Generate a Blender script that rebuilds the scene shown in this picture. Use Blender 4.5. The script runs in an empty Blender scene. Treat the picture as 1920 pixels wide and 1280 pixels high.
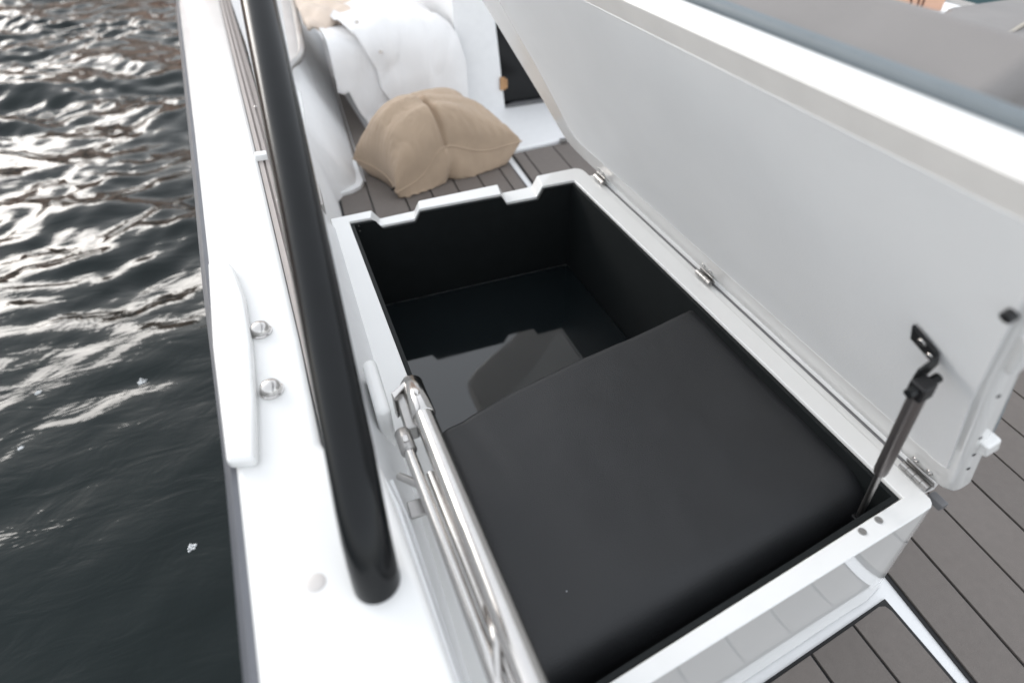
import bpy, bmesh, math, random
import numpy as np
from mathutils import Vector, Matrix, noise as mnoise
R = math.radians
rng = random.Random(7)
sc = bpy.context.scene
COL = sc.collection

# ------------------------------------------------------------------ camera, sky, sun, exposure
cam_d = bpy.data.cameras.new('camera')
cam = bpy.data.objects.new('camera', cam_d); COL.objects.link(cam)
cam.location = (0, 0, 0.8); cam.rotation_euler = (R(48), 0, R(-21))
cam_d.sensor_width = 36; cam_d.lens = 36 * 1100 / 1920
cam_d.clip_start = 0.02; cam_d.clip_end = 3000
cam_d.dof.use_dof = True; cam_d.dof.focus_distance = 1.15; cam_d.dof.aperture_fstop = 2.0
sc.camera = cam

SUN_EL, SUN_AZ = R(13), R(-30)            # veiled sun ahead to port
w = bpy.data.worlds.new('World'); sc.world = w; w.use_nodes = True
nt = w.node_tree; bg = nt.nodes['Background']
sky = nt.nodes.new('ShaderNodeTexSky'); sky.sky_type = 'NISHITA'; sky.sun_disc = False
sky.sun_elevation = SUN_EL; sky.sun_rotation = SUN_AZ; sky.dust_density = 2.0; sky.air_density = 1.0; sky.ozone_density = 1.0
hs = nt.nodes.new('ShaderNodeHueSaturation'); hs.inputs['Saturation'].default_value = 0.36
nt.links.new(sky.outputs[0], hs.inputs['Color']); veil = nt.nodes.new('ShaderNodeMix'); veil.data_type = 'RGBA'; veil.inputs[0].default_value = 0.50
veil.inputs['B'].default_value = (7.2, 7.45, 7.8, 1)          # thin even cloud over the clear sky
nt.links.new(hs.outputs[0], veil.inputs['A']); nt.links.new(veil.outputs['Result'], bg.inputs[0])
bg.inputs[1].default_value = 0.13
sun_d = bpy.data.lights.new('sun', 'SUN'); sun_d.energy = 1.1; sun_d.angle = R(35); sun_d.color = (1, .96, .92)
sun = bpy.data.objects.new('sun', sun_d); COL.objects.link(sun)
sdir = Vector((math.sin(SUN_AZ) * math.cos(SUN_EL), math.cos(SUN_AZ) * math.cos(SUN_EL), math.sin(SUN_EL)))
sun.rotation_euler = sdir.to_track_quat('Z', 'Y').to_euler()
sc.view_settings.view_transform = 'Standard'; sc.view_settings.look = 'None'
sc.view_settings.exposure = 1.18; sc.view_settings.gamma = 1.0
sc.view_settings.use_curve_mapping = False

# ------------------------------------------------------------------ materials
def mat(name, col, rough=.5, metal=0., noise=0., nscale=20., bump=0., bscale=200., coat=0., ior=1.5, spec=.5, rvar=0., bdet=3., sheen=0.):
    m = bpy.data.materials.new(name); m.use_nodes = True
    t = m.node_tree; N = t.nodes; L = t.links; b = N['Principled BSDF']
    b.inputs['Base Color'].default_value = (*col, 1); b.inputs['Roughness'].default_value = rough
    b.inputs['Metallic'].default_value = metal; b.inputs['IOR'].default_value = ior
    b.inputs['Specular IOR Level'].default_value = spec
    if coat: b.inputs['Coat Weight'].default_value = coat; b.inputs['Coat Roughness'].default_value = .06
    if sheen: b.inputs['Sheen Weight'].default_value = sheen
    tc = N.new('ShaderNodeTexCoord')
    if noise:
        n = N.new('ShaderNodeTexNoise'); n.inputs['Scale'].default_value = nscale; n.inputs['Detail'].default_value = 5
        L.new(tc.outputs['Object'], n.inputs['Vector'])
        r = N.new('ShaderNodeMapRange'); r.inputs[1].default_value = .3; r.inputs[2].default_value = .7
        r.inputs[3].default_value = 1 - noise; r.inputs[4].default_value = 1 + noise
        mx = N.new('ShaderNodeVectorMath'); mx.operation = 'SCALE'; mx.inputs[0].default_value = col
        L.new(n.outputs[0], r.inputs[0]); L.new(r.outputs[0], mx.inputs['Scale']); L.new(mx.outputs[0], b.inputs['Base Color'])
    if rvar:
        n = N.new('ShaderNodeTexNoise'); n.inputs['Scale'].default_value = 9; n.inputs['Detail'].default_value = 6
        L.new(tc.outputs['Object'], n.inputs['Vector'])
        r = N.new('ShaderNodeMapRange'); r.inputs[1].default_value = .3; r.inputs[2].default_value = .7
        r.inputs[3].default_value = max(0, rough - rvar); r.inputs[4].default_value = rough + rvar
        L.new(n.outputs[0], r.inputs[0]); L.new(r.outputs[0], b.inputs['Roughness'])
    if bump:
        n = N.new('ShaderNodeTexNoise'); n.inputs['Scale'].default_value = bscale; n.inputs['Detail'].default_value = bdet
        L.new(tc.outputs['Object'], n.inputs['Vector'])
        bp = N.new('ShaderNodeBump'); bp.inputs['Strength'].default_value = bump; bp.inputs['Distance'].default_value = .002
        L.new(n.outputs[0], bp.inputs['Height']); L.new(bp.outputs[0], b.inputs['Normal'])
    return m

def weave(name, col, scale, bump, noise=.06, rough=.9, dist=.001):
    m = mat(name, col, rough, noise=noise, nscale=14, sheen=.15)
    t = m.node_tree; N = t.nodes; L = t.links; b = N['Principled BSDF']
    tc = N.new('ShaderNodeTexCoord'); ws = []
    for d in ('X', 'Y', 'Z'):
        wv = N.new('ShaderNodeTexWave'); wv.bands_direction = d; wv.inputs['Scale'].default_value = scale
        wv.inputs['Distortion'].default_value = 2.2; wv.inputs['Detail'].default_value = 2
        L.new(tc.outputs['Object'], wv.inputs['Vector']); ws.append(wv)
    a = N.new('ShaderNodeMath'); a.operation = 'ADD'; L.new(ws[0].outputs['Fac'], a.inputs[0]); L.new(ws[1].outputs['Fac'], a.inputs[1])
    a2 = N.new('ShaderNodeMath'); a2.operation = 'ADD'; L.new(a.outputs[0], a2.inputs[0]); L.new(ws[2].outputs['Fac'], a2.inputs[1])
    bp = N.new('ShaderNodeBump'); bp.inputs['Strength'].default_value = bump; bp.inputs['Distance'].default_value = dist
    L.new(a2.outputs[0], bp.inputs['Height']); L.new(bp.outputs[0], b.inputs['Normal'])
    return m

M = dict(
    gel=mat('white_gelcoat', (.80, .80, .79), .16, noise=.015, nscale=6, coat=.25, rvar=.04),
    gelb=mat('polished_bin_gelcoat', (.80, .80, .79), .05, noise=.012, nscale=6, coat=.3),
    gelm=mat('white_gelcoat_dull', (.82, .825, .83), .42, noise=.02, nscale=30, bump=.10, bscale=420),
    panel=mat('lid_liner_white', (.86, .87, .875), .5, noise=.02, nscale=5, bump=.22, bscale=320),
    plank=mat('grey_deck_foam', (.158, .138, .125), .62, noise=.045, nscale=60, bump=.4, bscale=700, rvar=.05),
    caulk=mat('black_caulk', (.006, .006, .007), .6),
    rail=mat('black_tube', (.005, .006, .007), .2, noise=.12, nscale=30, rvar=.05, spec=.28),
    steel=mat('polished_steel', (.58, .565, .55), .2, 1., noise=.05, nscale=30, rvar=.05),
    satin=mat('satin_steel', (.42, .41, .40), .34, 1., noise=.05, nscale=50, rvar=.06),
    track=mat('beige_grey_track', (.36, .32, .30), .45, noise=.05, nscale=30),
    rub=mat('grey_rub_rail', (.13, .135, .15), .4, noise=.06, nscale=20),
    hull=mat('dark_hull', (.03, .034, .04), .25, noise=.05, nscale=8),
    liner=mat('black_bin_liner', (.008, .0100, .0106), .6, noise=.12, nscale=30, bump=.3, bscale=500, spec=.25),
    bin_floor=mat('black_polished_floor', (.007, .0100, .0115), .05, noise=.05, nscale=12, ior=1.68, rvar=.02),
    vinyl=mat('charcoal_vinyl', (.0165, .0175, .0195), .5, noise=.08, nscale=18, bump=.45, bscale=520, rvar=.05),
    linen=weave('beige_linen', (.47, .355, .255), 150, .5),
    linen2=weave('beige_linen_seam', (.50, .38, .275), 150, .5),
    cotton=weave('white_cotton', (.80, .79, .785), 190, .30, .02),
    cream=weave('cream_knit', (.72, .60, .50), 90, .5, .05),
    seal=mat('cream_edge_seal', (.82, .80, .77), .5, noise=.03, nscale=20),
    rolle=mat('slate_piping', (.10, .115, .13), .55, noise=.05, nscale=20),
    gapgrey=mat('light_grey_strip', (.34, .34, .345), .45, noise=.04, nscale=20),
    button=mat('pale_button', (.52, .47, .43), .35),
    black=mat('black_metal', (.012, .013, .014), .38, .3),
    blackp=mat('black_plastic', (.010, .010, .011), .45),
    strut=mat('dark_strut_tube', (.26, .24, .235), .36, .9, noise=.08, nscale=20),
    brass=mat('warm_brass', (.55, .33, .18), .28, 1.),
    smoke=mat('smoked_black_door', (.006, .0065, .007), .15, noise=.1, nscale=4, spec=.3),
    rubber=mat('grey_rubber', (.13, .13, .135), .5),
    roll=mat('blue_grey_piping', (.17, .198, .215), .55, noise=.05, nscale=20, bump=.3, bscale=500),
    greyc=mat('grey_vinyl_cushion', (.225, .212, .205), .6, noise=.05, nscale=9, bump=.35, bscale=420),
    peach=mat('peach_board', (.80, .50, .36), .6, noise=.03, nscale=5),
    ink=mat('brown_line', (.16, .07, .045), .6),
    teal=mat('teal_fabric', (.10, .19, .21), .5, noise=.08, nscale=10),
    tealdark=mat('dark_teal', (.045, .07, .075), .5),
    piping=mat('pale_piping', (.40, .36, .30), .6),
    foam=mat('white_foam', (.75, .77, .78), .3),
    scuff=mat('beige_scuff', (.62, .59, .57), .5),
    brick=mat('brown_render', (.78, .55, .43), .85, noise=.12, nscale=.3),
    roof=mat('terracotta_roof', (.45, .26, .18), .8, noise=.15, nscale=.6),
    pane=mat('dark_pane', (.03, .035, .04), .1),
)

pm = M['plank'].node_tree; oi = pm.nodes.new('ShaderNodeObjectInfo'); mr = pm.nodes.new('ShaderNodeMapRange')
mr.inputs[3].default_value = .90; mr.inputs[4].default_value = 1.10; pm.links.new(oi.outputs['Random'], mr.inputs[0])
sc_ = pm.nodes.new('ShaderNodeVectorMath'); sc_.operation = 'SCALE'; pb_ = pm.nodes['Principled BSDF'].inputs['Base Color']
pm.links.new(pb_.links[0].from_socket, sc_.inputs[0]); pm.links.new(mr.outputs[0], sc_.inputs['Scale']); pm.links.new(sc_.outputs[0], pb_)

# ------------------------------------------------------------------ mesh helpers
class MB:
    def __init__(s): s.v = []; s.f = []
    def add(s, vs, fs):
        o = len(s.v); s.v += [tuple(map(float, p)) for p in vs]; s.f += [tuple(i + o for i in f) for f in fs]; return s
    def hexa(s, p):            # 8 points: bottom 4 ccw, top 4 ccw
        return s.add(p, [(3, 2, 1, 0), (4, 5, 6, 7), (0, 1, 5, 4), (1, 2, 6, 5), (2, 3, 7, 6), (3, 0, 4, 7)])
    def box(s, c, h, ax=None):
        c = Vector(c); X, Y, Z = ax if ax else (Vector((1, 0, 0)), Vector((0, 1, 0)), Vector((0, 0, 1)))
        q = []
        for z in (-1, 1):
            for x, y in ((-1, -1), (1, -1), (1, 1), (-1, 1)): q.append(c + X * x * h[0] + Y * y * h[1] + Z * z * h[2])
        return s.hexa(q)
    def prism(s, poly, z0, z1, fr=None):   # poly of (a,b); fr=(origin,A,B,N)
        O, A, B, N = fr if fr else (Vector((0, 0, 0)), Vector((1, 0, 0)), Vector((0, 1, 0)), Vector((0, 0, 1)))
        n = len(poly)
        vs = [O + A * a + B * b + N * z0 for a, b in poly] + [O + A * a + B * b + N * z1 for a, b in poly]
        fs = [tuple(range(n))[::-1], tuple(range(n, 2 * n))] + [(i, (i + 1) % n, n + (i + 1) % n, n + i) for i in range(n)]
        return s.add(vs, fs)
    def tube(s, path, r, n=14, cap=True, round_end=False):
        path = [Vector(p) for p in path]; rs = r if isinstance(r, (list, tuple)) else [r] * len(path)
        rs = list(rs)
        if round_end:
            for end in (0, -1):
                a = path[end]; b = path[1] if end == 0 else path[-2]; d = (a - b).normalized(); r0 = rs[end]
                ext = [(a + d * r0 * math.sin(t), r0 * math.cos(t)) for t in (R(25), R(50), R(70), R(84))]
                if end == 0: path = [p for p, _ in ext[::-1]] + path; rs = [q for _, q in ext[::-1]] + rs
                else: path += [p for p, _ in ext]; rs += [q for _, q in ext]
        vs = []; fs = []; up = None
        for i, p in enumerate(path):
            d = (path[min(i + 1, len(path) - 1)] - path[max(i - 1, 0)]).normalized()
            if up is None:
                up = Vector((0, 0, 1)) if abs(d.z) < .9 else Vector((1, 0, 0))
            a = d.cross(up).normalized(); b = a.cross(d).normalized(); up = b
            for k in range(n):
                t = 2 * math.pi * k / n; vs.append(p + (a * math.cos(t) + b * math.sin(t)) * rs[i])
        for i in range(len(path) - 1):
            for k in range(n):
                fs.append((i * n + k, i * n + (k + 1) % n, (i + 1) * n + (k + 1) % n, (i + 1) * n + k))
        if cap: fs += [tuple(range(n))[::-1], tuple(range((len(path) - 1) * n, len(path) * n))]
        return s.add(vs, fs)
    def lathe(s, O, axis, prof, n=20):     # prof of (radius, height)
        O = Vector(O); d = Vector(axis).normalized(); a = d.orthogonal().normalized(); b = d.cross(a)
        vs = []; fs = []
        for r, h in prof:
            for k in range(n):
                t = 2 * math.pi * k / n; vs.append(O + d * h + (a * math.cos(t) + b * math.sin(t)) * r)
        for i in range(len(prof) - 1):
            for k in range(n): fs.append((i * n + k, i * n + (k + 1) % n, (i + 1) * n + (k + 1) % n, (i + 1) * n + k))
        fs += [tuple(range(n))[::-1], tuple(range((len(prof) - 1) * n, len(prof) * n))]
        return s.add(vs, fs)
    def grid(s, P):            # P[i][j] points
        ni, nj = len(P), len(P[0]); vs = [q for row in P for q in row]
        return s.add(vs, [(i * nj + j, i * nj + j + 1, (i + 1) * nj + j + 1, (i + 1) * nj + j) for i in range(ni - 1) for j in range(nj - 1)])
    def ring(s, stations):     # closed list of cross sections (open polylines)
        n = len(stations); m = len(stations[0]); vs = [p for st in stations for p in st]
        return s.add(vs, [(i * m + j, ((i + 1) % n) * m + j, ((i + 1) % n) * m + j + 1, i * m + j + 1) for i in range(n) for j in range(m - 1)])
    def build(s, name, m, parent=None, bevel=0., seg=2, smooth=40, weld=False, solid=0., sub=0):
        me = bpy.data.meshes.new(name)
        o = bpy.data.objects.new(name, me); COL.objects.link(o)
        off = Vector((0, 0, 0)); q = parent
        while q is not None: off += q.location; q = q.parent
        me.from_pydata([(x - off.x, y - off.y, z - off.z) for x, y, z in s.v], [], s.f)
        bm = bmesh.new(); bm.from_mesh(me)
        if weld: bmesh.ops.remove_doubles(bm, verts=bm.verts, dist=2e-5)
        bmesh.ops.recalc_face_normals(bm, faces=bm.faces); bm.to_mesh(me); bm.free()
        me.materials.append(M[m])
        for p in me.polygons: p.use_smooth = True
        if bevel:
            b = o.modifiers.new('bevel', 'BEVEL'); b.width = bevel; b.segments = seg; b.limit_method = 'ANGLE'; b.angle_limit = R(28)
            b.harden_normals = True; b.use_clamp_overlap = True
        elif smooth < 180: me.set_sharp_from_angle(angle=R(smooth))
        if solid:
            d = o.modifiers.new('thick', 'SOLIDIFY'); d.thickness = solid; d.offset = 0
        if sub:
            d = o.modifiers.new('sub', 'SUBSURF'); d.levels = sub; d.render_levels = sub
        if parent is not None: o.parent = parent
        return o

def tag(o, label=None, cat=None, group=None, kind=None):
    if label: o['label'] = label
    if cat: o['category'] = cat
    if group: o['group'] = group
    if kind: o['kind'] = kind
    return o
def empty(name, loc, label, cat, group=None):
    o = bpy.data.objects.new(name, None); COL.objects.link(o); o.location = loc; o.empty_display_size = .1
    return tag(o, label, cat, group)
def lerp(a, b, t): return a + (b - a) * t
def interp(x, xs, ys): return float(np.interp(x, xs, ys))

# ------------------------------------------------------------------ water (one sheet, real waves near the boat)
WZ = -0.75
def axis(lo, hi, near0, near1, step, far):
    a = list(np.arange(near0, near1, step)); d = step
    x = near1
    while x < hi: a.append(x); d *= 1.22; x += d
    b = []; d = step; x = near0 - step
    while x > lo: b.append(x); d *= 1.22; x -= d
    return np.array(b[::-1] + a)
xs = axis(-900, 900, -4.6, -.1, .02, 0); ys = axis(-900, 1400, -.2, 11., .024, 0)
X, Y = np.meshgrid(xs, ys)
Z = np.zeros_like(X)
r_ = np.random.RandomState(11)
PX = X + .10 * np.sin(1.9 * Y + .7 * X) + .05 * np.sin(5.1 * X - 3.3 * Y)
PY = Y + .10 * np.sin(2.3 * X - .8 * Y + 1) + .05 * np.sin(4.3 * Y + 4.1 * X)
for i in range(70):
    lam = .12 * (1.5 / .12) ** r_.rand()
    th = R(68) + r_.randn() * R(34)
    k = 2 * math.pi / lam
    amp = .0070 * lam ** .92 * (0.6 + .8 * r_.rand())
    ph = k * (PX * math.cos(th) + PY * math.sin(th)) + r_.rand() * 7
    wv = np.sin(ph)
    Z += amp * (1 - 2 * np.abs(np.sin(ph / 2)) ** 1.3 if i % 3 else wv)
patch = .75 + .45 * np.sin(.9 * X + 1.7 * Y + .5) * np.sin(1.3 * Y - .6 * X)
fall = np.exp(-np.maximum(0, np.hypot(np.maximum(0, np.abs(X + 2.3) - 2.4), np.maximum(0, np.abs(Y - 5.5) - 5.5)) - .0) / 2.0)
lee = .20 + .80 * np.clip((Y - 1.2) / 3.8, 0, 1)          # calmer in the lee close to the hull
Z = Z * fall * patch * lee + WZ
mb = MB()
me = bpy.data.meshes.new('water')
ny, nx = X.shape
vv = np.stack([X, Y, Z], -1).reshape(-1, 3)
ii = np.arange(ny - 1)[:, None] * nx + np.arange(nx - 1)[None, :]
ff = np.stack([ii, ii + 1, ii + nx + 1, ii + nx], -1).reshape(-1, 4)
me.vertices.add(len(vv)); me.vertices.foreach_set('co', vv.ravel())
me.loops.add(ff.size); me.loops.foreach_set('vertex_index', ff.ravel())
me.polygons.add(len(ff)); me.polygons.foreach_set('loop_start', np.arange(0, ff.size, 4)); me.polygons.foreach_set('loop_total', np.full(len(ff), 4))
me.polygons.foreach_set('use_smooth', np.ones(len(ff), bool)); me.update(calc_edges=True)
wo = bpy.data.objects.new('water', me); COL.objects.link(wo); tag(wo, kind='structure')
m = bpy.data.materials.new('harbour_water'); m.use_nodes = True
t = m.node_tree; N = t.nodes; L = t.links; b = N['Principled BSDF']
b.inputs['Base Color'].default_value = (.0012, .0065, .0066, 1); b.inputs['Roughness'].default_value = .03
b.inputs['IOR'].default_value = 1.34; b.inputs['Specular IOR Level'].default_value = .42
tc = N.new('ShaderNodeTexCoord'); mp = N.new('ShaderNodeMapping'); mp.inputs['Rotation'].default_value = (0, 0, R(22)); mp.inputs['Scale'].default_value = (1, 2.2, 1)
L.new(tc.outputs['Object'], mp.inputs['Vector'])
n1 = N.new('ShaderNodeTexNoise'); n1.inputs['Scale'].default_value = 5; n1.inputs['Detail'].default_value = 3; n1.inputs['Distortion'].default_value = .8
n2 = N.new('ShaderNodeTexNoise'); n2.inputs['Scale'].default_value = 22; n2.inputs['Detail'].default_value = 2; n2.inputs['Distortion'].default_value = .5
L.new(mp.outputs[0], n1.inputs['Vector']); L.new(mp.outputs[0], n2.inputs['Vector'])
b1 = N.new('ShaderNodeBump'); b1.inputs['Strength'].default_value = .25; b1.inputs['Distance'].default_value = .02
b2 = N.new('ShaderNodeBump'); b2.inputs['Strength'].default_value = .08; b2.inputs['Distance'].default_value = .008
L.new(n1.outputs[0], b1.inputs['Height']); L.new(n2.outputs[0], b2.inputs['Height']); L.new(b1.outputs[0], b2.inputs['Normal'])
L.new(b2.outputs[0], b.inputs['Normal']); me.materials.append(m)

# ------------------------------------------------------------------ unseen quay row, added so the water has something brown to reflect
qx = -70
bi = 0
labs = ['widest and tallest brown quay warehouse at the port end of the row', 'tall brown quay house second from the port end', 'lowest brown quay building third from the port end', 'narrowest brown quay house just right of the row centre', 'wide brown quay building second from the starboard end', 'brown quay house closing the starboard end of the row']
for wdt, hgt in ((20, 18), (13, 14), (17, 11), (12, 12.5), (19, 13), (14, 15)):
    q = empty('quay_building', (qx + wdt / 2, 46, WZ), labs[bi], 'building', 'brown buildings along the far quay')
    MB().box((qx + wdt / 2, 46, WZ + hgt / 2), (wdt / 2 - .2, 6, hgt / 2)).build('wall', 'brick', q)
    MB().hexa([(qx, 39.6, WZ + hgt), (qx + wdt, 39.6, WZ + hgt), (qx + wdt, 52.4, WZ + hgt), (qx, 52.4, WZ + hgt),
               (qx + 3, 45, WZ + hgt + 1.8), (qx + wdt - 3, 45, WZ + hgt + 1.8), (qx + wdt - 3, 47, WZ + hgt + 1.8), (qx + 3, 47, WZ + hgt + 1.8)]).build('roof', 'roof', q)
    wm = None; bi += 1
    for fl in range(int(hgt // 3.2)):
        for k in range(int(wdt // 3.4)):
            o = MB().box((0, 0, 0), (.6, .08, .9)).build('window', 'pane', None) if wm is None else wm.copy()
            if wm is None: wm = o
            else: COL.objects.link(o)
            o.parent = q; o.location = (-wdt / 2 + 1.9 + k * 3.4, -6.02, 2.0 + fl * 3.1)
    qx += wdt + 1.2

# ------------------------------------------------------------------ the boat
boat = empty('boat', (.5, 1., WZ), 'white motor boat with open storage hatch, grey planked deck and black handrail', 'boat')
DZ = -.30

# hull shell outside
hs_ = [(-.150, -1.5), (-.147, .0), (-.150, .25), (-.163, .53), (-.192, .96), (-.226, 1.6), (-.312, 3.1), (-.36, 5.0)]
hm = MB(); P = []
for x, y in hs_: P.append([(x - .004, y, .165), (x - .006, y, .10), (x + .02, y, -.2), (x + .10, y, -.6), (x + .22, y, -1.1)])
hm.grid(P)
hm.build('hull', 'hull', boat)
# starboard side of the hull, mirror shape on the far side
hm = MB(); P = []
for x, y in hs_: P.append([(2.75 - x, y, .165), (2.75 - x, y, .10), (2.73 - x, y, -.2), (2.65 - x, y, -.6), (2.5 - x, y, -1.1)])
hm.grid(P); hm.grid([[(2.6, y, .165), (2.9, y, .165)] for y in (-1.5, 6)]); hm.grid([[(2.6, y, .165), (2.5, y, DZ)] for y in (-1.5, 6)])
hm.build('starboard_side', 'gel', boat)
# rub rail
rr = MB(); P = []
for x, y in hs_: P.append([(x + .01, y, .196), (x - .006, y, .200), (x - .016, y, .188), (x - .018, y, .165), (x - .010, y, .150), (x + .012, y, .146)])
rr.grid(P); rr.build('rub_rail', 'rub', boat, smooth=60)

# gunwale cap (closed prism with rounded edges)
outer = [(x, y) for x, y in hs_]
inner = [(-.19, 5.0), (-.148, 3.0), (-.087, 1.40), (-.064, .74), (-.060, .525), (-.050, .508), (-.012, .498), (.004, .476), (.006, .44), (.012, .34), (.021, .20), (.028, .0), (.03, -1.5)]
MB().prism(outer + inner, .150, .205).build('gunwale', 'gel', boat, bevel=.012, seg=4)

# grooved track between cap and handrail
tr = MB(); P = []
for x, y in [(-.19, 5.), (-.148, 3.), (-.087, 1.40), (-.064, .74), (-.058, .515)]:
    P.append([(x + .001, y, .150), (x + .001, y, .198), (x + .011, y, .199), (x + .012, y, .192), (x + .015, y, .192), (x + .016, y, .199), (x + .024, y, .198), (x + .025, y, .190), (x + .029, y, .190), (x + .030, y, .196), (x + .042, y, .188), (x + .046, y, .150)])
tr.grid(P); trk = tr.build('rail_track', 'track', boat, smooth=25)
for x, y in ((-.086, 1.78), (-.07, 1.21), (-.05, .66)):
    MB().lathe((x + .012, y, .1985), (0, 0, 1), [(.0045, 0), (.0045, .001), (.003, .002)], 12).build('screw', 'steel', trk)
MB().box((-.078, 1.43, .205), (.014, .012, .008)).build('clip', 'gel', boat, bevel=.003)

# inner bulwark wall from track down to the box and the deck
secs = [(-1.5, .029, .19, .034, .10, .044, .003, .045, -.02), (.20, .020, .19, .027, .10, .044, .003, .05, -.02), (.44, .005, .19, .016, .10, .044, .003, .05, -.02), (.53, -.014, .19, .004, .10, .044, .003, .05, -.02),
        (.74, -.018, .19, .004, .09, .044, .003, .05, -.02), (1.40, -.041, .19, .000, .09, .047, .003, .05, -.02), (1.452, -.043, .19, .000, .09, .040, -.01, .090, -.302),
        (2.12, -.066, .19, .000, .08, .040, -.03, .104, -.302), (2.16, -.067, .19, .005, .07, .050, -.03, .130, -.302), (2.22, -.068, .19, .010, .06, .066, -.02, .200, -.302),
        (2.30, -.070, .19, .015, .05, .075, -.015, .216, -.302), (2.46, -.075, .19, .020, .05, .085, -.01, .224, -.302), (3.14, -.107, .19, .045, .05, .125, -.01, .262, -.302), (5.1, -.16, .19, .11, .05, .21, -.01, .384, -.302)]
bw = MB(); P = []
for y, a, az, c, cz, d, dz, e, ez in secs: P.append([(a, y, az), (c, y, cz), (d, y, dz), (e, y, ez)])
bw.grid(P); bw.build('bulwark', 'gelm', boat, smooth=35, bevel=.008, seg=3)
for a_, b_ in ((1, .55), (2, .25)):
    MB().tube([(lerp(q[1 + 2 * (a_ - 1)], q[3 + 2 * (a_ - 1)], b_) + .001, q[0], lerp(q[2 + 2 * (a_ - 1)], q[4 + 2 * (a_ - 1)], b_)) for q in secs[:4]], .0035, 8).build('moulded_bead', 'gelm', boat)
# toe fillet step at the foot of the bulwark
MB().prism([(.10, 2.15), (.165, 2.165), (.205, 2.19), (.223, 2.225), (.225, 2.26), (.228, 2.42), (.15, 2.5)], DZ - .004, DZ + .016).build('toe_step', 'gelm', boat, bevel=.006, seg=3)
# shallow pocket and steel plate on the bulwark
pk = []
for y, t in ((1.93, .35), (1.905, .55), (1.93, .75), (2.25, .80), (2.44, .74), (2.47, .55), (2.44, .35), (2.2, .33), (1.93, .35)):
    i = max(k for k in range(len(secs)) if secs[k][0] <= y); q = (y - secs[i][0]) / (secs[i + 1][0] - secs[i][0])
    v_ = [lerp(a_, b_, q) for a_, b_ in zip(secs[i], secs[i + 1])]; pk.append((lerp(v_[3], v_[5], t), y, lerp(v_[4], v_[6], t) + .001))
MB().tube(pk, .0045, 8, cap=False).build('pocket_rim', 'gel', boat, smooth=180)
MB().hexa([(.026, 1.475, -.03), (.036, 1.475, -.03), (.040, 1.60, -.03), (.030, 1.60, -.03), (.024, 1.475, .035), (.034, 1.475, .035), (.038, 1.60, .035), (.028, 1.60, .035)]).build('steel_plate', 'satin', boat, bevel=.002)
# steel grab loop
MB().tube([(.20, 4.05, .055), (.180, 3.70, .06), (.158, 3.30, .065), (.135, 2.90, .068), (.126, 2.78, .068), (.114, 2.70, .068), (.095, 2.645, .066), (.06, 2.595, .06), (.02, 2.55, .04)], .015, 16).build('grab_loop', 'satin', boat, smooth=180)
MB().prism([(.10, 2.80), (.12, 2.84), (.185, 3.75), (.195, 4.0), (.12, 3.9), (.06, 2.75)], .0, .026).build('loop_backing', 'gel', boat, bevel=.006)

# black handrail rising forward from the gunwale
p0 = Vector((-.027, .289, .258)); p1 = Vector((.002, 1.021, .601)); d = p1 - p0
pts = [Vector((-.0285, .318, .196)), Vector((-.0285, .321, .212)), Vector((-.028, .328, .234)), Vector((-.0272, .342, .258)), Vector((-.0255, .362, .281))] + [p0 + d * k for k in (.16, .25, .5, .75, 1., 1.25)]
e = pts[-1]; pts += [e + Vector((.0, .12, .045)), e + Vector((-.005, .3, .06)), e + Vector((-.09, 1.6, .06)), e + Vector((-.20, 3.2, .05)), e + Vector((-.22, 3.4, .0)), e + Vector((-.23, 3.5, -.15)), e + Vector((-.24, 3.55, -.5))]
hr = MB().tube(pts, .0248, 28, round_end=True).build('handrail', 'rail', boat, smooth=180)

# raised fender pad with two chrome bolts, scuff
MB().prism([(-.1685, .522), (-.134, .513), (-.129, .62), (-.1285, .74), (-.1335, .86), (-.146, .945), (-.152, .966), (-.190, .985), (-.183, .75)], .203, .222).build('fender_pad', 'gel', boat, bevel=.0075, seg=4)
for x, y in ((-.1165, .775), (-.1105, .640)):
    MB().lathe((x, y, .204), (.0, 0, 1), [(.0165, 0), (.0165, .003), (.0145, .004), (.0142, .010), (.012, .015), (.007, .018), (.002, .019)], 24).build('bolt', 'steel', boat, smooth=50)
MB().lathe((-.088, .340, .2046), (0, 0, 1), [(.011, 0), (.0100, .0008), (.004, .0012)], 20).build('scuff_mark', 'scuff', boat)
MB().box((.030, .70, .06), (.012, .065, .05)).build('mount_tab', 'gel', boat, bevel=.011, seg=4)

# ---------------------------------------------------------------- folded steel tubes along the inner gunwale
lad = empty('boarding_ladder', (.09, .4, .05), 'polished steel double tube with collars clamped along the inner gunwale beside the bin', 'ladder')
a0, a1 = Vector((.088, .645, .092)), Vector((.092, .19, .158)); dd = a1 - a0
MB().tube([a0 - dd * .08, a0, a0 + dd * .5, a1, a1 + dd * 1.4], .0165, 24).build('tube', 'steel', lad, smooth=60)
MB().tube([a0 - dd * .13, a0 - dd * .125, a0 + dd * .06, a0 + dd * .068], [.017, .0195, .0195, .017], 24).build('collar', 'steel', lad, smooth=60)
MB().lathe(a0 - dd * .02 + Vector((0, 0, .018)), (0, 0, 1), [(.0045, 0), (.0045, .003), (.003, .005)], 12).build('pin', 'steel', lad)
b0, b1 = Vector((.050, .565, .095)), Vector((.062, .19, .148)); de = b1 - b0
MB().tube([b0, b0 + de * .5, b1, b1 + de * 1.4], .0085, 18).build('slim_tube', 'steel', lad, smooth=60)
c0 = b0 + Vector((.019, -.06, .004)); c1 = b1 + Vector((.016, -.02, .004))
MB().tube([c0, c0.lerp(c1, .5), c1, c1 + (c1 - c0) * .9], .006, 16).build('inner_rod', 'steel', lad, smooth=60)
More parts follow.
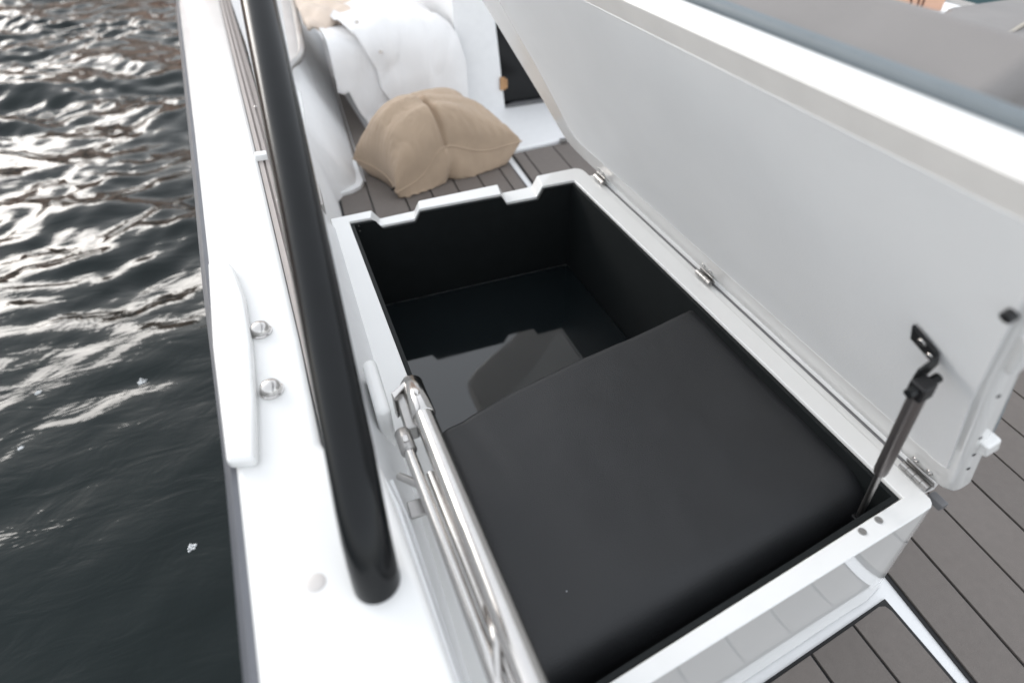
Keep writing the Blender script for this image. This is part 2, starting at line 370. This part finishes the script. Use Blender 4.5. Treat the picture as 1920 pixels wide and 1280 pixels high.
MB().tube([b0 - de * .10, b0 - de * .09, b0 + de * .02, b0 + de * .03], [.010, .0125, .0125, .010], 18).build('slim_collar', 'satin', lad, smooth=60)
MB().box(b0 - de * .02 + Vector((.0, 0, .013)), (.004, .006, .003)).build('latch_pin', 'steel', lad, bevel=.001)
MB().box((.066, .645, .075), (.010, .040, .016)).build('clamp', 'satin', lad, bevel=.004, seg=3)
MB().hexa([(.052, .665, .05), (.078, .69, .05), (.078, .70, .05), (.05, .68, .05), (.052, .665, .10), (.084, .695, .10), (.084, .705, .10), (.05, .68, .10)]).build('hook_plate', 'steel', lad, bevel=.002)
MB().lathe((.082, .705, .085), (.3, 1, .1), [(.008, 0), (.008, .010), (.006, .013)], 14).build('knob', 'steel', lad)
MB().tube([(.028, .535, .075), (.042, .510, .088), (.056, .485, .100)], .006, 12).build('rung_bracket', 'steel', lad)
MB().box((.043, .475, .072), (.016, .014, .003)).build('bracket_plate', 'satin', lad, bevel=.002)
MB().tube([(.045, .165, .12), (.06, .195, .15), (.073, .235, .150), (.078, .28, .143)], .0055, 12).build('bent_rod', 'steel', lad, smooth=180)

# ---------------------------------------------------------------- deck: white liner sheet, caulk beds, planks
dk = MB().prism([(.02, -1.5), (2.55, -1.5), (2.55, 6), (.02, 6)], DZ - .05, DZ - .008).build('deck', 'gelm', boat)
def plank_field(lines, border, slope, y0, y1, yref, gap=.0028, dx=0.):
    """lines: x of joints at yref incl. both borders; y0,y1: functions x->y ends"""
    bed = []
    xa, xb = lines[0] - .006, lines[-1] + .006
    MB().prism([(xa + slope * (y0(xa) - yref), y0(xa) - .006), (xb + slope * (y0(xb) - yref), y0(xb) - .006), (xb + slope * (y1(xb) - yref), y1(xb) + .006), (xa + slope * (y1(xa) - yref), y1(xa) + .006)], DZ - .007, DZ - .0045).build('caulk_bed', 'caulk', dk)
    for i in range(len(lines) - 1):
        l, r = lines[i] + gap, lines[i + 1] - gap
        ya, yb, yc, yd = y0(l), y0(r), y1(r), y1(l)
        f = lambda x, y: (x + slope * (y - yref), y)
        poly = [f(l, ya), f(r, yb)]
        rad = .016
        if i == len(lines) - 2 and border == 'round':
            poly += [f(r, yc - rad), f(r - rad * .29, yc - rad * .29), f(r - rad, yc - .001)]
        else: poly += [f(r, yc)]
        if i == 0 and border == 'roundl': poly += [f(l + rad, yd), f(l + rad * .29, yd - rad * .29), f(l, yd - rad)]
        else: poly += [f(l, yd)]
        MB().prism(poly, DZ - .006, DZ + rng.uniform(-.0004, .0004)).build('plank', 'plank', dk, bevel=.0012, seg=2)
# near panel, aft of the bin
plank_field([.20, .309, .418, .527, .636, .743, .832], 'round', .0, lambda x: -.9, lambda x: .207 + .116 * (x - .832), .2)
# wide panel inboard, running forward under the lid
plank_field([.882, .985, 1.104, 1.221, 1.333, 1.445, 1.557, 1.67, 1.78], None, .07, lambda x: -.9, lambda x: 1.46, .28)
# forward panels
plank_field([.112, .224, .352, .457, .562, .667, .770, .826], 'round', .045, lambda x: 1.50, lambda x: 2.30 + .12 * (x - .8) if x > .33 else (2.24 if x < .2 else 3.6), 2.1)
plank_field([.868, .921, 1.062, 1.172, 1.285], 'roundl', .06, lambda x: 1.50, lambda x: 2.285 + .10 * (x - .95), 2.15)
# low white step in front of the bulkhead, white plinth around the box foot
st = MB().prism([(.845, 2.315), (.90, 2.293), (1.6, 2.37), (1.6, 2.76), (.80, 2.76), (.80, 2.42)], DZ - .008, DZ + .010).build('step', 'gelm', boat, bevel=.008, seg=3)
MB().box((1.127, 2.297, DZ + .012), (.016, .010, .008)).build('drain_tab', 'satin', boat, bevel=.002)

# ---------------------------------------------------------------- bow seat and bulkhead with a smoked door
MB().prism([(.34, 2.74), (.79, 2.80), (.79, 4.4), (.34, 4.4)], DZ, .06).build('bow_seat', 'gelm', boat, bevel=.03, seg=4)
bk = MB()
bx0, bx1, by = .800, 2.4, 2.755
dx0, dx1, dz0, dz1 = 1.020, 1.52, -.285, .16
def bxz(xa, xb, za, zb, name, m='gelm', y0=by, y1=by + .06):
    lean = lambda z: -.10 * (z + .3) * 0
    return MB().hexa([(xa, y0, za), (xb, y0, za), (xb, y1, za), (xa, y1, za), (xa - .0, y0, zb), (xb, y0, zb), (xb, y1, zb), (xa, y1, zb)])
bk.hexa([(bx0, by, DZ), (dx0 + .003, by, DZ), (dx0 + .003, by + .06, DZ), (bx0, by + .06, DZ), (bx0 - .03, by, .5), (dx0 - .085, by, .5), (dx0 - .085, by + .06, .5), (bx0 - .03, by + .06, .5)])
bk.hexa([(dx1, by, DZ), (bx1, by, DZ), (bx1, by + .06, DZ), (dx1, by + .06, DZ), (dx1, by, .5), (bx1, by, .5), (bx1, by + .06, .5), (dx1, by + .06, .5)])
bk.hexa([(dx0 - .046, by + .002, dz1), (dx1, by + .002, dz1), (dx1, by + .058, dz1), (dx0 - .046, by + .058, dz1), (dx0 - .085, by + .002, .498), (dx1, by + .002, .498), (dx1, by + .058, .498), (dx0 - .085, by + .058, .498)])
bk.hexa([(bx0 - .03, by + .06, .44), (bx1, by + .06, .44), (bx1, 4.4, .44), (bx0 - .03, 4.4, .44), (bx0 - .03, by + .06, .498), (bx1, by + .06, .498), (bx1, 4.4, .498), (bx0 - .03, 4.4, .498)])
bk.hexa([(bx0 + .002, by + .06, DZ), (bx0 + .03, by + .06, DZ), (bx0 + .03, 4.4, DZ), (bx0 + .002, 4.4, DZ), (bx0 - .028, by + .06, .44), (bx0, by + .06, .44), (bx0, 4.4, .44), (bx0 - .028, 4.4, .44)])
bulk = bk.build('bulkhead', 'gelm', boat, bevel=.006, seg=3)
dr = MB().hexa([(dx0 - .01, by + .030, DZ), (dx1 + .03, by + .030, DZ), (dx1 + .03, by + .045, DZ), (dx0 - .01, by + .045, DZ), (dx0 - .10, by + .030, .2), (dx1 + .03, by + .030, .2), (dx1 + .03, by + .045, .2), (dx0 - .10, by + .045, .2)]).build('smoked_door', 'smoke', boat, bevel=.002)
MB().prism([(dx0 + .0, by + .004), (dx1, by + .004), (dx1, by + .03), (dx0 + .06, by + .03)], DZ + .010, DZ + .024).build('door_sill', 'rubber', boat)
lt = MB().box((1.006, by - .006, -.168), (.013, .006, .030)).build('door_latch', 'brass', boat, bevel=.003)
MB().box((1.022, by - .010, -.168), (.007, .006, .022)).build('latch_tongue', 'brass', lt, bevel=.002)

# ---------------------------------------------------------------- storage bin: moulded rim, liner, floor
def zoff(x):   # height of the notched far edge
    pts = [(.0, 0), (.143, 0), (.162, -.029), (.260, -.028), (.276, -.001), (.513, -.001), (.530, -.031), (.623, -.031), (.641, 0), (.9, 0)]
    return float(np.interp(x, [p[0] for p in pts], [p[1] for p in pts]))
st = []      # stations: inner xy, outer xy, foot xy, top z
def nouter(x): return .179 + .109 * (x - .252)
def ninner(x): return .185 + (x - .107) * (.082 / .655)
for x in (.107, .25, .40, .55, .68, .735): st.append(((x, ninner(x)), (x + .003, nouter(x)), (x + .006, nouter(x) - .008), 0))
st.append(((.762, .267), (.772, nouter(.772)), (.80, nouter(.80) - .010), 0))
for aa in (20, 45, 70): st.append(((.762, .267), (.782 + .020 * math.sin(R(aa)), nouter(.782) + .020 - .020 * math.cos(R(aa))), (.835 + .026 * math.sin(R(aa)), nouter(.80) + .018 - .024 * math.cos(R(aa))), 0))
for y in (.30, .6, .9, 1.2, 1.40): st.append(((.762 - .020 * (y - .267) / 1.157, y), (.802 - .004 * (y - .3), y), (.84 - .01 * (y - .3), y), 0))
st.append(((.742, 1.424), (.797, 1.455), (.835, 1.46), 0))
for aa in (20, 45, 70): st.append(((.742, 1.424), (.767 + .030 * math.cos(R(aa)), 1.4665 + .030 * math.sin(R(aa))), (.805 + .03 * math.cos(R(aa)), 1.47 + .03 * math.sin(R(aa))), 0))
for x in (.715, .68, .641, .636, .628, .623, .58, .530, .526, .517, .513, .46, .40, .34, .276, .272, .264, .260, .21, .162, .158, .147, .143, .12):
    st.append(((x, 1.424), (x + .010, 1.456 + .055 * (x - .043)), (x + .01, 1.462 + .055 * (x - .043)), zoff(x)))
st.append(((.087, 1.424), (.043, 1.456), (.043, 1.46), 0))
for y in (1.2, .9, .6, .4): st.append(((.087 + .020 * (1.424 - y) / 1.239, y), (.040, y), (.040, y), 0))
st.append(((.106, .24), (.040, .20), (.04, .19), 0))
sections = []
for (ix, iy), (ox, oy), (fx, fy), z in st:
    mid = (lerp(ox, fx, .85), lerp(oy, fy, .85))
    sections.append([(fx, fy - .006 if fy < .3 and fx < .82 else fy, DZ - .006), (mid[0], mid[1], DZ + .022), (ox, oy, z), (ix, iy, z), (ix, iy, DZ)])
rim = MB().ring(sections).build('storage_bin', 'gelb', boat, weld=True, bevel=.0045, seg=3)
# liner just inside
cx, cy = .42, .82
sec2 = []
for (ix, iy), o_, f_, z in st:
    dxn, dyn = (cx - ix), (cy - iy)
    def inn(k):
        return (ix + math.copysign(k, dxn) * (1 if abs(dxn) > .25 else 0.0), iy + math.copysign(k, dyn) * (1 if abs(dyn) > .35 else 0.0))
    a = inn(.0022); c = inn(.010)
    sec2.append([(a[0], a[1], z - .006), (c[0], c[1], z - .0065), (c[0], c[1], DZ + .012)])
MB().ring(sec2).build('bin_liner', 'liner', rim, weld=True, smooth=35)
MB().prism([(.118, .205), (.75, .28), (.73, 1.408), (.100, 1.408)], DZ + .006, DZ + .016).build('bin_floor', 'bin_floor', rim, bevel=.002)
for x, y in ((.656, .244), (.694, .250)):
    s_ = MB().lathe((x, y, .0002), (0, 0, 1), [(.0062, 0), (.0060, .0012), (.0035, .0014), (.0030, .0004)], 16).build('screw', 'satin', rim)
for z in (-.012, -.028):
    MB().lathe((.108, 1.4135, z), (0, -1, 0), [(.0030, 0), (.0028, .0015), (.001, .002)], 10).build('screw', 'steel', rim)
# grey drain channel strip in the hinge gap
MB().hexa([(.790, .27, -.03), (.850, .27, -.03), (.850, 1.44, -.03), (.784, 1.44, -.03), (.790, .27, -.004), (.850, .27, -.004), (.850, 1.44, -.004), (.784, 1.44, -.004)]).build('gap_seal', 'gel', boat)
MB().tube([(.8225, .28, -.0028), (.8165, 1.43, -.0028)], .0026, 8).build('gap_strip', 'rubber', boat)
MB().box((.818, .247, -.012), (.0075, .013, .007)).build('gap_brush', 'rubber', boat, bevel=.002)

# ---------------------------------------------------------------- hatch lid, leaning over the bin
A = R(30); U = Vector((-math.sin(A), 0, math.cos(A))); NN = Vector((math.cos(A), 0, math.sin(A))); O = Vector((.815, 0, .010)); YV = Vector((0, 1, 0))
def lp(y, s, n=0): return O + YV * y + U * s + NN * n
T = .042
lid_out = [(.285, -.014), (.250, -.006), (.234, .016), (.224, .21), (.213, .40), (.196, .55), (.184, .66), (.188, .684), (.21, .690), (1.81, .690), (1.84, .684), (1.85, .66), (1.838, .58), (1.793, .457), (1.758, .37), (1.719, .259), (1.680, .149), (1.662, .075), (1.652, .03), (1.63, .004), (1.59, -.012), (1.50, -.018)]
lid = MB().prism(lid_out, .006, T, (O, YV, U, NN)).build('hatch_lid', 'gel', boat, bevel=.012, seg=4)
# raised border frame and inner textured panel on the underside
def inset(poly, d):
    n = len(poly); out = []
    for i in range(n):
        p, a, c = Vector(poly[i]), Vector(poly[i - 1]), Vector(poly[(i + 1) % n])
        e1 = (p - a).normalized(); e2 = (c - p).normalized(); nn = Vector((-(e1.y + e2.y), e1.x + e2.x)).normalized()
        out.append(p + nn * d)
    return out
pan = [(.250, .096), (.258, .088), (1.47, .088), (1.495, .096), (1.512, .125), (1.513, .25), (1.522, .34), (1.548, .427), (1.565, .52), (1.60, .63), (1.59, .648), (.204, .648), (.200, .636), (.217, .50), (.236, .33)]
ctr = Vector((.86, .36))
MB().prism(pan, .0042, .008, (O, YV, U, NN)).build('lid_panel', 'panel', lid, bevel=.0012, seg=2)
# thin bead around the panel
bead = [lp(y, s, .0052) for y, s in pan]; bead.append(bead[0])
MB().tube(bead, .0016, 8, cap=False).build('panel_bead', 'gelm', lid)
# cream seal along the free edge
MB().prism([(.195, .6486), (1.80, .6486), (1.80, .686), (.195, .686)],   .0042, .010, (O, YV, U, NN)).build('edge_seal', 'seal', lid, bevel=.0014, seg=3)
# lid near end: moulded flange, latch blocks, holes
MB().prism([(.216, .425), (.203, .427), (.195, .500), (.209, .508)], .008, .028, (O, YV, U, NN)).build('latch_block', 'gel', lid, bevel=.006, seg=3)
MB().prism([(.230, .182), (.213, .184), (.213, .214), (.230, .216)], .018, .040, (O, YV, U, NN)).build('latch_block', 'gel', lid, bevel=.004, seg=3)
MB().lathe(lp(.214, .535, .004), NN * -1, [(.006, 0), (.006, .008), (.004, .009)], 14).build('slot_cap', 'blackp', lid)
for s_, y_ in ((.485, .2035), (.42, .2110), (.36, .2150), (.235, .2225), (.175, .2253), (.12, .2280)):
    MB().lathe(lp(y_ + .001, s_, .016), (0, -1, 0), [(.0028, 0), (.0028, .0012), (.001, .0016)], 10).build('screw', 'blackp', lid)
# cushion on the outer face with blue grey rolled seam
cu = [(.36, .03), (1.60, .06), (1.80, .676), (.31, .676)]
cs = MB().prism(cu, T + .004, .147, (O, YV, U, NN)).build('lid_cushion', 'greyc', lid, bevel=.022, seg=4)
roll_path = [lp(1.80, .684, T + .007), lp(1.0, .685, T + .007), lp(.25, .684, T + .007), lp(.225, .68, T + .009), lp(.222, .66, T + .009), lp(.230, .45, T + .009), lp(.240, .21, T + .009), lp(.252, .04, T + .009), lp(.29, .012, T + .009)]
MB().tube(roll_path, .0085, 14).build('cushion_piping', 'roll', lid, smooth=180)
MB().tube([lp(.240, .672, T + .013), lp(.237, .60, T + .015), lp(.243, .45, T + .015), lp(.252, .21, T + .015), lp(.262, .06, T + .015), lp(.30, .03, T + .015)], .0165, 14).build('cushion_end', 'rolle', lid, smooth=180)
# hinges
for yc in (1.390, .870, .288):
    hg = MB().box(O + YV * yc + U * .002 + NN * .000, (.026, .010, .0012), (YV, U, NN)).build('hinge', 'satin', lid, bevel=.0006)
    for k in range(4):
        y0_ = yc - .026 + k * .0132
        MB().tube([Vector((.806, y0_, .0068)), Vector((.806, y0_ + .0124, .0068))], .0065, 14).build('knuckle', 'satin', hg)
    for q in (-.012, .014):
        MB().lathe(lp(yc + q, .021, .0055), NN * -1, [(.0056, 0), (.0052, .0018), (.003, .002), (.0026, .0008)], 14).build('screw', 'satin', hg)
# gas strut
br = MB().prism([(.276, .366), (.276, .392), (.310, .416), (.312, .386)], -.0035, .001, (O, YV, U, NN)).build('strut_bracket', 'black', lid, bevel=.0008)
for y_, s_ in ((.296, .396), (.284, .379)):
    MB().lathe(lp(y_, s_, -.0034), NN * -1, [(.0060, 0), (.0055, .0010), (.002, .0012)], 14).build('screw', 'steel', br)
MB().prism([(.0, .0), (.022, -.012), (.032, .002), (.024, .016), (.0, .020)], -.0015, .0015, (lp(.276, .370, -.002), NN * -1, U, YV)).build('ball_tab', 'black', br, bevel=.0008)
top = lp(.266, .366, -.030); bot = Vector((.722, .287, -.055)); sd = (bot - top)
strut = MB().tube([top + sd * .040, top + sd * .050, top + sd * .57, top + sd * .59], [.0085, .0096, .0096, .0085], 24).build('gas_strut', 'strut', boat, smooth=50)
MB().tube([top + sd * .58, top + sd * .61, top + sd * 1.02], [.0068, .0050, .0046], 16).build('rod', 'satin', strut, smooth=50)
sx = sd.normalized(); sy = sx.cross(NN).normalized(); sz = sx.cross(sy)
MB().box(top + sd * .012, (.014, .0105, .0100), (sx, sy, sz)).build('end_fitting', 'blackp', strut, bevel=.003, seg=3)
MB().tube([top + sz * -.022, top + sz * .02], .006, 12).build('ball_stud', 'black', strut)
MB().box(bot + Vector((.004, .004, -.022)), (.010, .010, .012)).build('foot_fitting', 'blackp', strut, bevel=.003)

# ---------------------------------------------------------------- charcoal pad lying in the bin
pd = empty('storage_pad', (.43, .5, DZ + .016), 'charcoal vinyl pad filling the near half of the open bin', 'pad')
fx_ = [.10, .116, .205, .273, .42, .60, .748]; fy_ = [.672, .678, .701, .723, .752, .785, .815]
nu, nv = 70, 90; P = []
def pad_pt(u, v):
    x = lerp(.118, .745, u)
    yf = float(np.interp(x, fx_, fy_)); yn = .196 + (x - .107) * .1252 + .012
    xr = x + (.0095 * (1 - v)) * u
    s = v * (yf - yn + .16)          # arc length from low on the near roll to far edge
    # profile: near roll radius .10, flat top, small far radius
    if s < .16:
        a = (1 - s / .16) * R(82); y = yn + .078 - .078 * math.sin(a); z = -.024 - .085 * (1 - math.cos(a))
    else:
        y = yn + .078 + (s - .16) * (yf - yn - .078) / (yf - yn); z = -.024
    f = max(0, (y - (yf - .009)) / .009); z -= .005 * f * f
    z -= .003 * math.exp(-((y - .62) / .08) ** 2) * math.sin(12 * x)
    lw = math.exp(-((x - .118) / .05) ** 2); z -= .003 * lw * math.exp(-((y - .66) / .10) ** 2)
    z -= .004 * math.exp(-((x - .165 - .22 * (.70 - y)) / .018) ** 2) * max(0, min(1, (y - .50) / .16))
    e = max(0, (u - .985) / .015); z -= .003 * e * e; e = max(0, (.03 - u) / .03); z -= .010 * e * e
    z += .0012 * math.sin(17 * x + 9 * y) + .0014 * mnoise.noise(Vector((x * 9, y * 7, 1))) + .0009 * mnoise.noise(Vector((x * 24, y * 16, 5)))
    return (xr, y, z)
for i in range(nv + 1):
    v = 1 - (1 - i / nv) ** 1.0
    row = [pad_pt(j / nu, v) for j in range(nu + 1)]; P.append(row)
for k, zz in ((1, -.06), (2, -.15), (3, DZ + .018)): P.append([(x, y + .002 * min(k, 1), min(zz, z - .01)) for x, y, z in P[nv]])
g = MB().grid(P)
g.build('top_cover', 'vinyl', pd, smooth=60)
MB().prism([(.126, .22), (.740, .30), (.732, .78), (.126, .64)], DZ + .018, -.15).build('core', 'vinyl', pd)
for lx, ly in ((.21, .33), (.36, .60), (.58, .47)):
    MB().lathe((lx, ly, -.0245), (0, 0, 1), [(.0008, 0), (.0006, .0012)], 6).build('lint_speck', 'foam', pd)

# ---------------------------------------------------------------- beige pillow
pil = empty('pillow', (.56, 2.35, DZ), 'crumpled beige linen pillow with a deep centre crease on the deck', 'pillow')
P1, P2, P3, P4 = Vector((.318, 2.05, -.27)), Vector((.887, 2.20, -.215)), Vector((.208, 2.33, -.235)), Vector((.72, 2.60, -.21))
Nn = Vector((-.10, -.12, 1)).normalized()
n = 96
def prof(t): return max(0., 1 - abs(t) ** 3.0) ** .46
def pil_pt(i, j, side):
    u, v = i / n, j / n
    p = P1.lerp(P2, u).lerp(P3.lerp(P4, u), v)
    # seams bow inwards between the corners
    eb = 4 * u * (1 - u); ev = 4 * v * (1 - v)
    pin = math.exp(-((u - .44) / .17) ** 2)
    din = (P3 - P1).normalized()
    p = p + din * (.010 * eb + .012 * pin) * (1 - v) ** 2 + Vector((-.02 * pin, 0, .072 * pin + .012 * eb)) * (1 - v) ** 2
    p = p - din * .03 * eb * v ** 2
    p = p + (P2 - P1).normalized() * (.035 * ev * (1 - u) ** 2 - .045 * ev * u ** 2)
    h = prof(2 * u - 1) * prof(2 * v - 1)
    if side > 0:
        z = .205 * h * (1.0 + .10 * v) + .030 * h * math.exp(-((u - .2) / .2) ** 2 - ((v - .6) / .4) ** 2)
        cr = math.exp(-((u - .45 - .03 * v) / .017) ** 2); cw = math.exp(-((u - .45 - .03 * v) / .11) ** 2)
        k = max(0, 1 - v / .80)
        z -= (.060 * cr + .024 * cw) * k * min(1, h * 3)
        z += .010 * math.sin(13 * u + 4 * v) * h * (1 - v) + .006 * math.sin(21 * v + 9 * u) * h
        q = Nn * z
    else:
        z = .215 * h ** 1.15 - .035 * math.exp(-((u - .47) / .03) ** 2) * h
        z += .022 * math.exp(-((u - .62 + .25 * v) / .05) ** 2) * h - .024 * math.exp(-((u - .48 + .2 * v) / .04) ** 2) * h
        q = Vector((.04, -.36 * (1 - v), -.93)) * z
    r = p + q
    nz = mnoise.noise(Vector((u * 5 + side * 3, v * 5, 2))); nz2 = abs(mnoise.noise(Vector((u * 9 + v * 4, v * 7 - u * 3, 7 + side))))
    wr = .010 * nz - .014 * max(0, .16 - nz2) / .16 * .6 + .002 * mnoise.noise(Vector((u * 26, v * 22, 4)))
    r += Nn * (wr * min(1, h * 1.5) * (1.3 - h) * side)
    r.z = max(r.z, DZ + .004 + .002 * math.sin(9 * u))
    # small puckers along the seam
    edge = min(u, v, 1 - u, 1 - v)
    if edge < .10:
        w_ = (1 - edge / .10) * min(1, edge * 60)
        r += Nn * (.0035 * math.sin(95 * u) * (min(v, 1 - v) < .1) + .0035 * math.sin(95 * v) * (min(u, 1 - u) < .1)) * w_ * side
    return r
top_ = MB().grid([[pil_pt(i, j, 1) for j in range(n + 1)] for i in range(n + 1)])
top_.grid([[pil_pt(i, j, -1) for j in range(n + 1)] for i in range(n + 1)])
top_.build('cover', 'linen', pil, weld=True, smooth=180)
seam = [pil_pt(i, 0, 1) for i in range(n + 1)] + [pil_pt(n, j, 1) for j in range(1, n + 1)] + [pil_pt(i, n, 1) for i in range(n - 1, -1, -1)] + [pil_pt(0, j, 1) for j in range(n - 1, -1, -1)]
MB().tube(seam, .0036, 8, cap=False).build('seam', 'linen2', pil, smooth=180)
MB().box(pil_pt(0, 9, 1) + Vector((-.006, -.004, .002)), (.010, .0045, .004), (Vector((.8, .5, 0)), Vector((-.5, .8, 0)), Vector((0, 0, 1)))).build('tag', 'blackp', pil, bevel=.001)

# ---------------------------------------------------------------- white shirt and cream blanket over the bow seat
shirt = empty('shirt', (.55, 2.72, .06), 'white buttoned linen shirt draped over the bow seat behind the pillow', 'shirt')
def drape(x, s):
    """s: length from the far end of the seat top down over the front edge"""
    if s < .62: y, z = 3.42 - s, .085
    elif s < .72:
        a = (s - .62) / .10 * R(80); y = 2.80 - .064 * math.sin(a); z = .085 - .064 * (1 - math.cos(a))
    else: y = 2.735 - .16 * (s - .72); z = .032 - (s - .72) * .97
    return Vector((x, y, z))
def folds(x, s, k):
    a = .012 * math.sin(24 * x + 3 * s + k) + .008 * math.sin(47 * x - 7 * s + 2 * k) + .012 * math.sin(9 * s + 6 * x + k) + .006 * math.sin(31 * s + 13 * x)
    b = .020 * math.exp(-((x - .42 - .15 * s + .1 * k) / .03) ** 2) - .018 * math.exp(-((x - .58 + .1 * s) / .03) ** 2)
    c_ = -.016 * max(0, .14 - abs(mnoise.noise(Vector((x * 7 + k, s * 4, k))))) / .14 + .012 * mnoise.noise(Vector((x * 12, s * 9 + k, 3)))
    return a * .45 + b * .6 + c_ * .4
def cloth(name, m, xl, xr, hem, lift, k, s0=0., par=None, nu=60, nv=80, bulge=0.):
    P = []
    for j in range(nv + 1):
        row = []
        for i in range(nu + 1):
            u = i / nu; v = j / nv
            send = hem(u); s = lerp(s0, send, v)
            x = lerp(xl(s), xr(s), u)
            q = drape(x, s); f = folds(x, s, k) + lift + bulge * math.sin(math.pi * u) ** .8 * (.4 + .6 * min(1, max(0, 1 - abs(s - .6) / .5)))
            t_ = min(1, max(0, (s - .60) / .12))
            nrm = Vector((0, -math.sin(t_ * R(80)), math.cos(t_ * R(80))))
            e = q + nrm * f
            if e.z < DZ + .012: e.z = DZ + .012
            row.append(e)
        P.append(row)
    return MB().grid(P).build(name, m, par, smooth=180, solid=.004)
hemL = lambda u: float(np.interp(u, [0, .10, .18, .30, .42, .60, .70, 1], [.86, .87, .86, .96, 1.02, 1.06, .96, .92]))
hemR = lambda u: float(np.interp(u, [0, .08, .2, .5, .8, 1], [.86, .92, 1.0, 1.04, 1.02, .98]))
cloth('left_front', 'cotton', lambda s: .215 + .02 * s, lambda s: .40 + .10 * s, hemL, .006, .3, .12, shirt)
rf = cloth('right_front', 'cotton', lambda s: float(np.interp(s, [0, .4, .62, .78, 1.1], [.26, .285, .33, .41, .43])), lambda s: float(np.interp(s, [0, .5, .8, 1.1], [.70, .745, .815, .80])), hemR, .030, 1.7, .0, shirt, bulge=.05)
for x, s in ((.375, .60), (.435, .715)):
    q = drape(x, s) + Vector((0, -.03, .055)) ; q = drape(x, s) + Vector((0, -math.sin(min(1, max(0, (s - .6) / .12)) * R(80)), math.cos(min(1, max(0, (s - .6) / .12)) * R(80)))) * (.030 + folds(x, s, 1.7) + .05 * math.sin(math.pi * .13) ** .8 + .003)
    MB().lathe(q, (0, -.5, .8), [(.0085, 0), (.0085, .002), (.0065, .003), (.005, .002)], 16).build('button', 'button', shirt)
bl = empty('blanket', (.25, 3.1, .06), 'cream knitted blanket bunched under the shirt by the bulwark', 'blanket')
P = []
for j in range(41):
    row = []
    for i in range(31):
        u, v = i / 30, j / 40; x = lerp(.18, .44, u); y = lerp(2.98, 3.9, v)
        z = .085 + .055 * math.sin(math.pi * u) ** .5 * (1 if v > .1 else v * 10) + .014 * math.sin(16 * u + 22 * v) + .010 * math.sin(30 * v)
        row.append(Vector((x, y - .02 * math.sin(8 * u), z)))
    P.append(row)
MB().grid(P).build('cloth', 'cream', bl, smooth=180, solid=.012)

# ---------------------------------------------------------------- things beyond the lid, on the starboard side
sb = empty('seat_cushion', (2.6, 1.55, .1), 'dark grey upholstered seat cushion with pale piping at the far right', 'cushion')
MB().prism([(2.36, 1.70), (2.60, 1.86), (3.5, 1.9), (3.5, .9), (2.3, .9)], -.1, .22).build('cushion_body', 'greyc', sb, bevel=.03, seg=4)
MB().tube([(2.37, 1.45, .225), (2.62, 1.55, .228), (3.4, 1.7, .228)], .007, 8).build('cushion_seam', 'piping', sb)
pb = empty('peach_board', (2.75, 2.1, .0), 'peach coloured board with thin brown line drawing beyond the lid', 'board')
E1 = Vector((.86, -.50, 0)).normalized(); EN = Vector((-.50, -.86, .0)).normalized(); c = Vector((2.70, 2.0, .19))
MB().box(c - E1 * .16, (.20, .15, .008), (E1, Vector((0, 0, 1)), EN)).build('panel', 'peach', pb, bevel=.002)
for pts in ([(-.19, .1), (-.165, .04), (-.15, .0), (-.158, -.03), (-.18, -.05)], [(-.135, .1), (-.125, .02), (-.115, -.06), (-.118, -.1)], [(-.108, .1), (-.104, .0), (-.104, -.1)]):
    MB().tube([c + E1 * (a + .06) + Vector((0, 0, z_)) + EN * .009 for a, z_ in pts], .004, 6).build('drawn_line', 'ink', pb)
tp = empty('teal_bag', (3.2, 2.2, .0), 'teal and dark slab between the peach board and the grey seat', 'bag')
MB().box((3.30, 2.15, .06), (.32, .12, .13), (E1, Vector((.5, .86, 0)).normalized(), Vector((0, 0, 1)))).build('body', 'teal', tp, bevel=.03, seg=3)
MB().box((3.22, 2.01, .0), (.30, .02, .085), (E1, Vector((.5, .86, 0)).normalized(), Vector((0, 0, 1)))).build('front_pocket', 'tealdark', tp, bevel=.01, seg=3)

# ---------------------------------------------------------------- foam on the water
def wz(x, y):
    i = int(np.argmin(abs(ys - y))); j = int(np.argmin(abs(xs - x))); return float(Z[i, j])
for (x, y), r0, lab in (((-.739, 1.913), .016, 'largest white foam bubble cluster, mid water beside the fender pad'), ((-1.082, 1.973), .011, 'foam bubble cluster at the left edge, upper of two'),
                        ((-1.08, 1.702), .009, 'foam bubble cluster at the left edge, lower of two'), ((-.549, 1.122), .013, 'foam bubble cluster nearest the hull in dark lower water')):
    z = wz(x, y); q = empty('foam_bubbles', (x, y, z), lab, 'foam', 'foam bubbles on the water')
    for k in range(9):
        a = k * 2.4; rr_ = r0 * rng.uniform(.22, .42); ox, oy = (0, 0) if k == 0 else (math.cos(a) * r0 * (.35 + .07 * k), math.sin(a) * r0 * (.35 + .07 * k))
        MB().lathe((x + ox, y + oy, wz(x + ox, y + oy) - .001), (0, 0, 1), [(rr_, 0), (rr_ * .92, rr_ * .38), (rr_ * .7, rr_ * .70), (rr_ * .38, rr_ * .92), (rr_ * .08, rr_)], 12).build('bubble', 'foam', q, smooth=180)
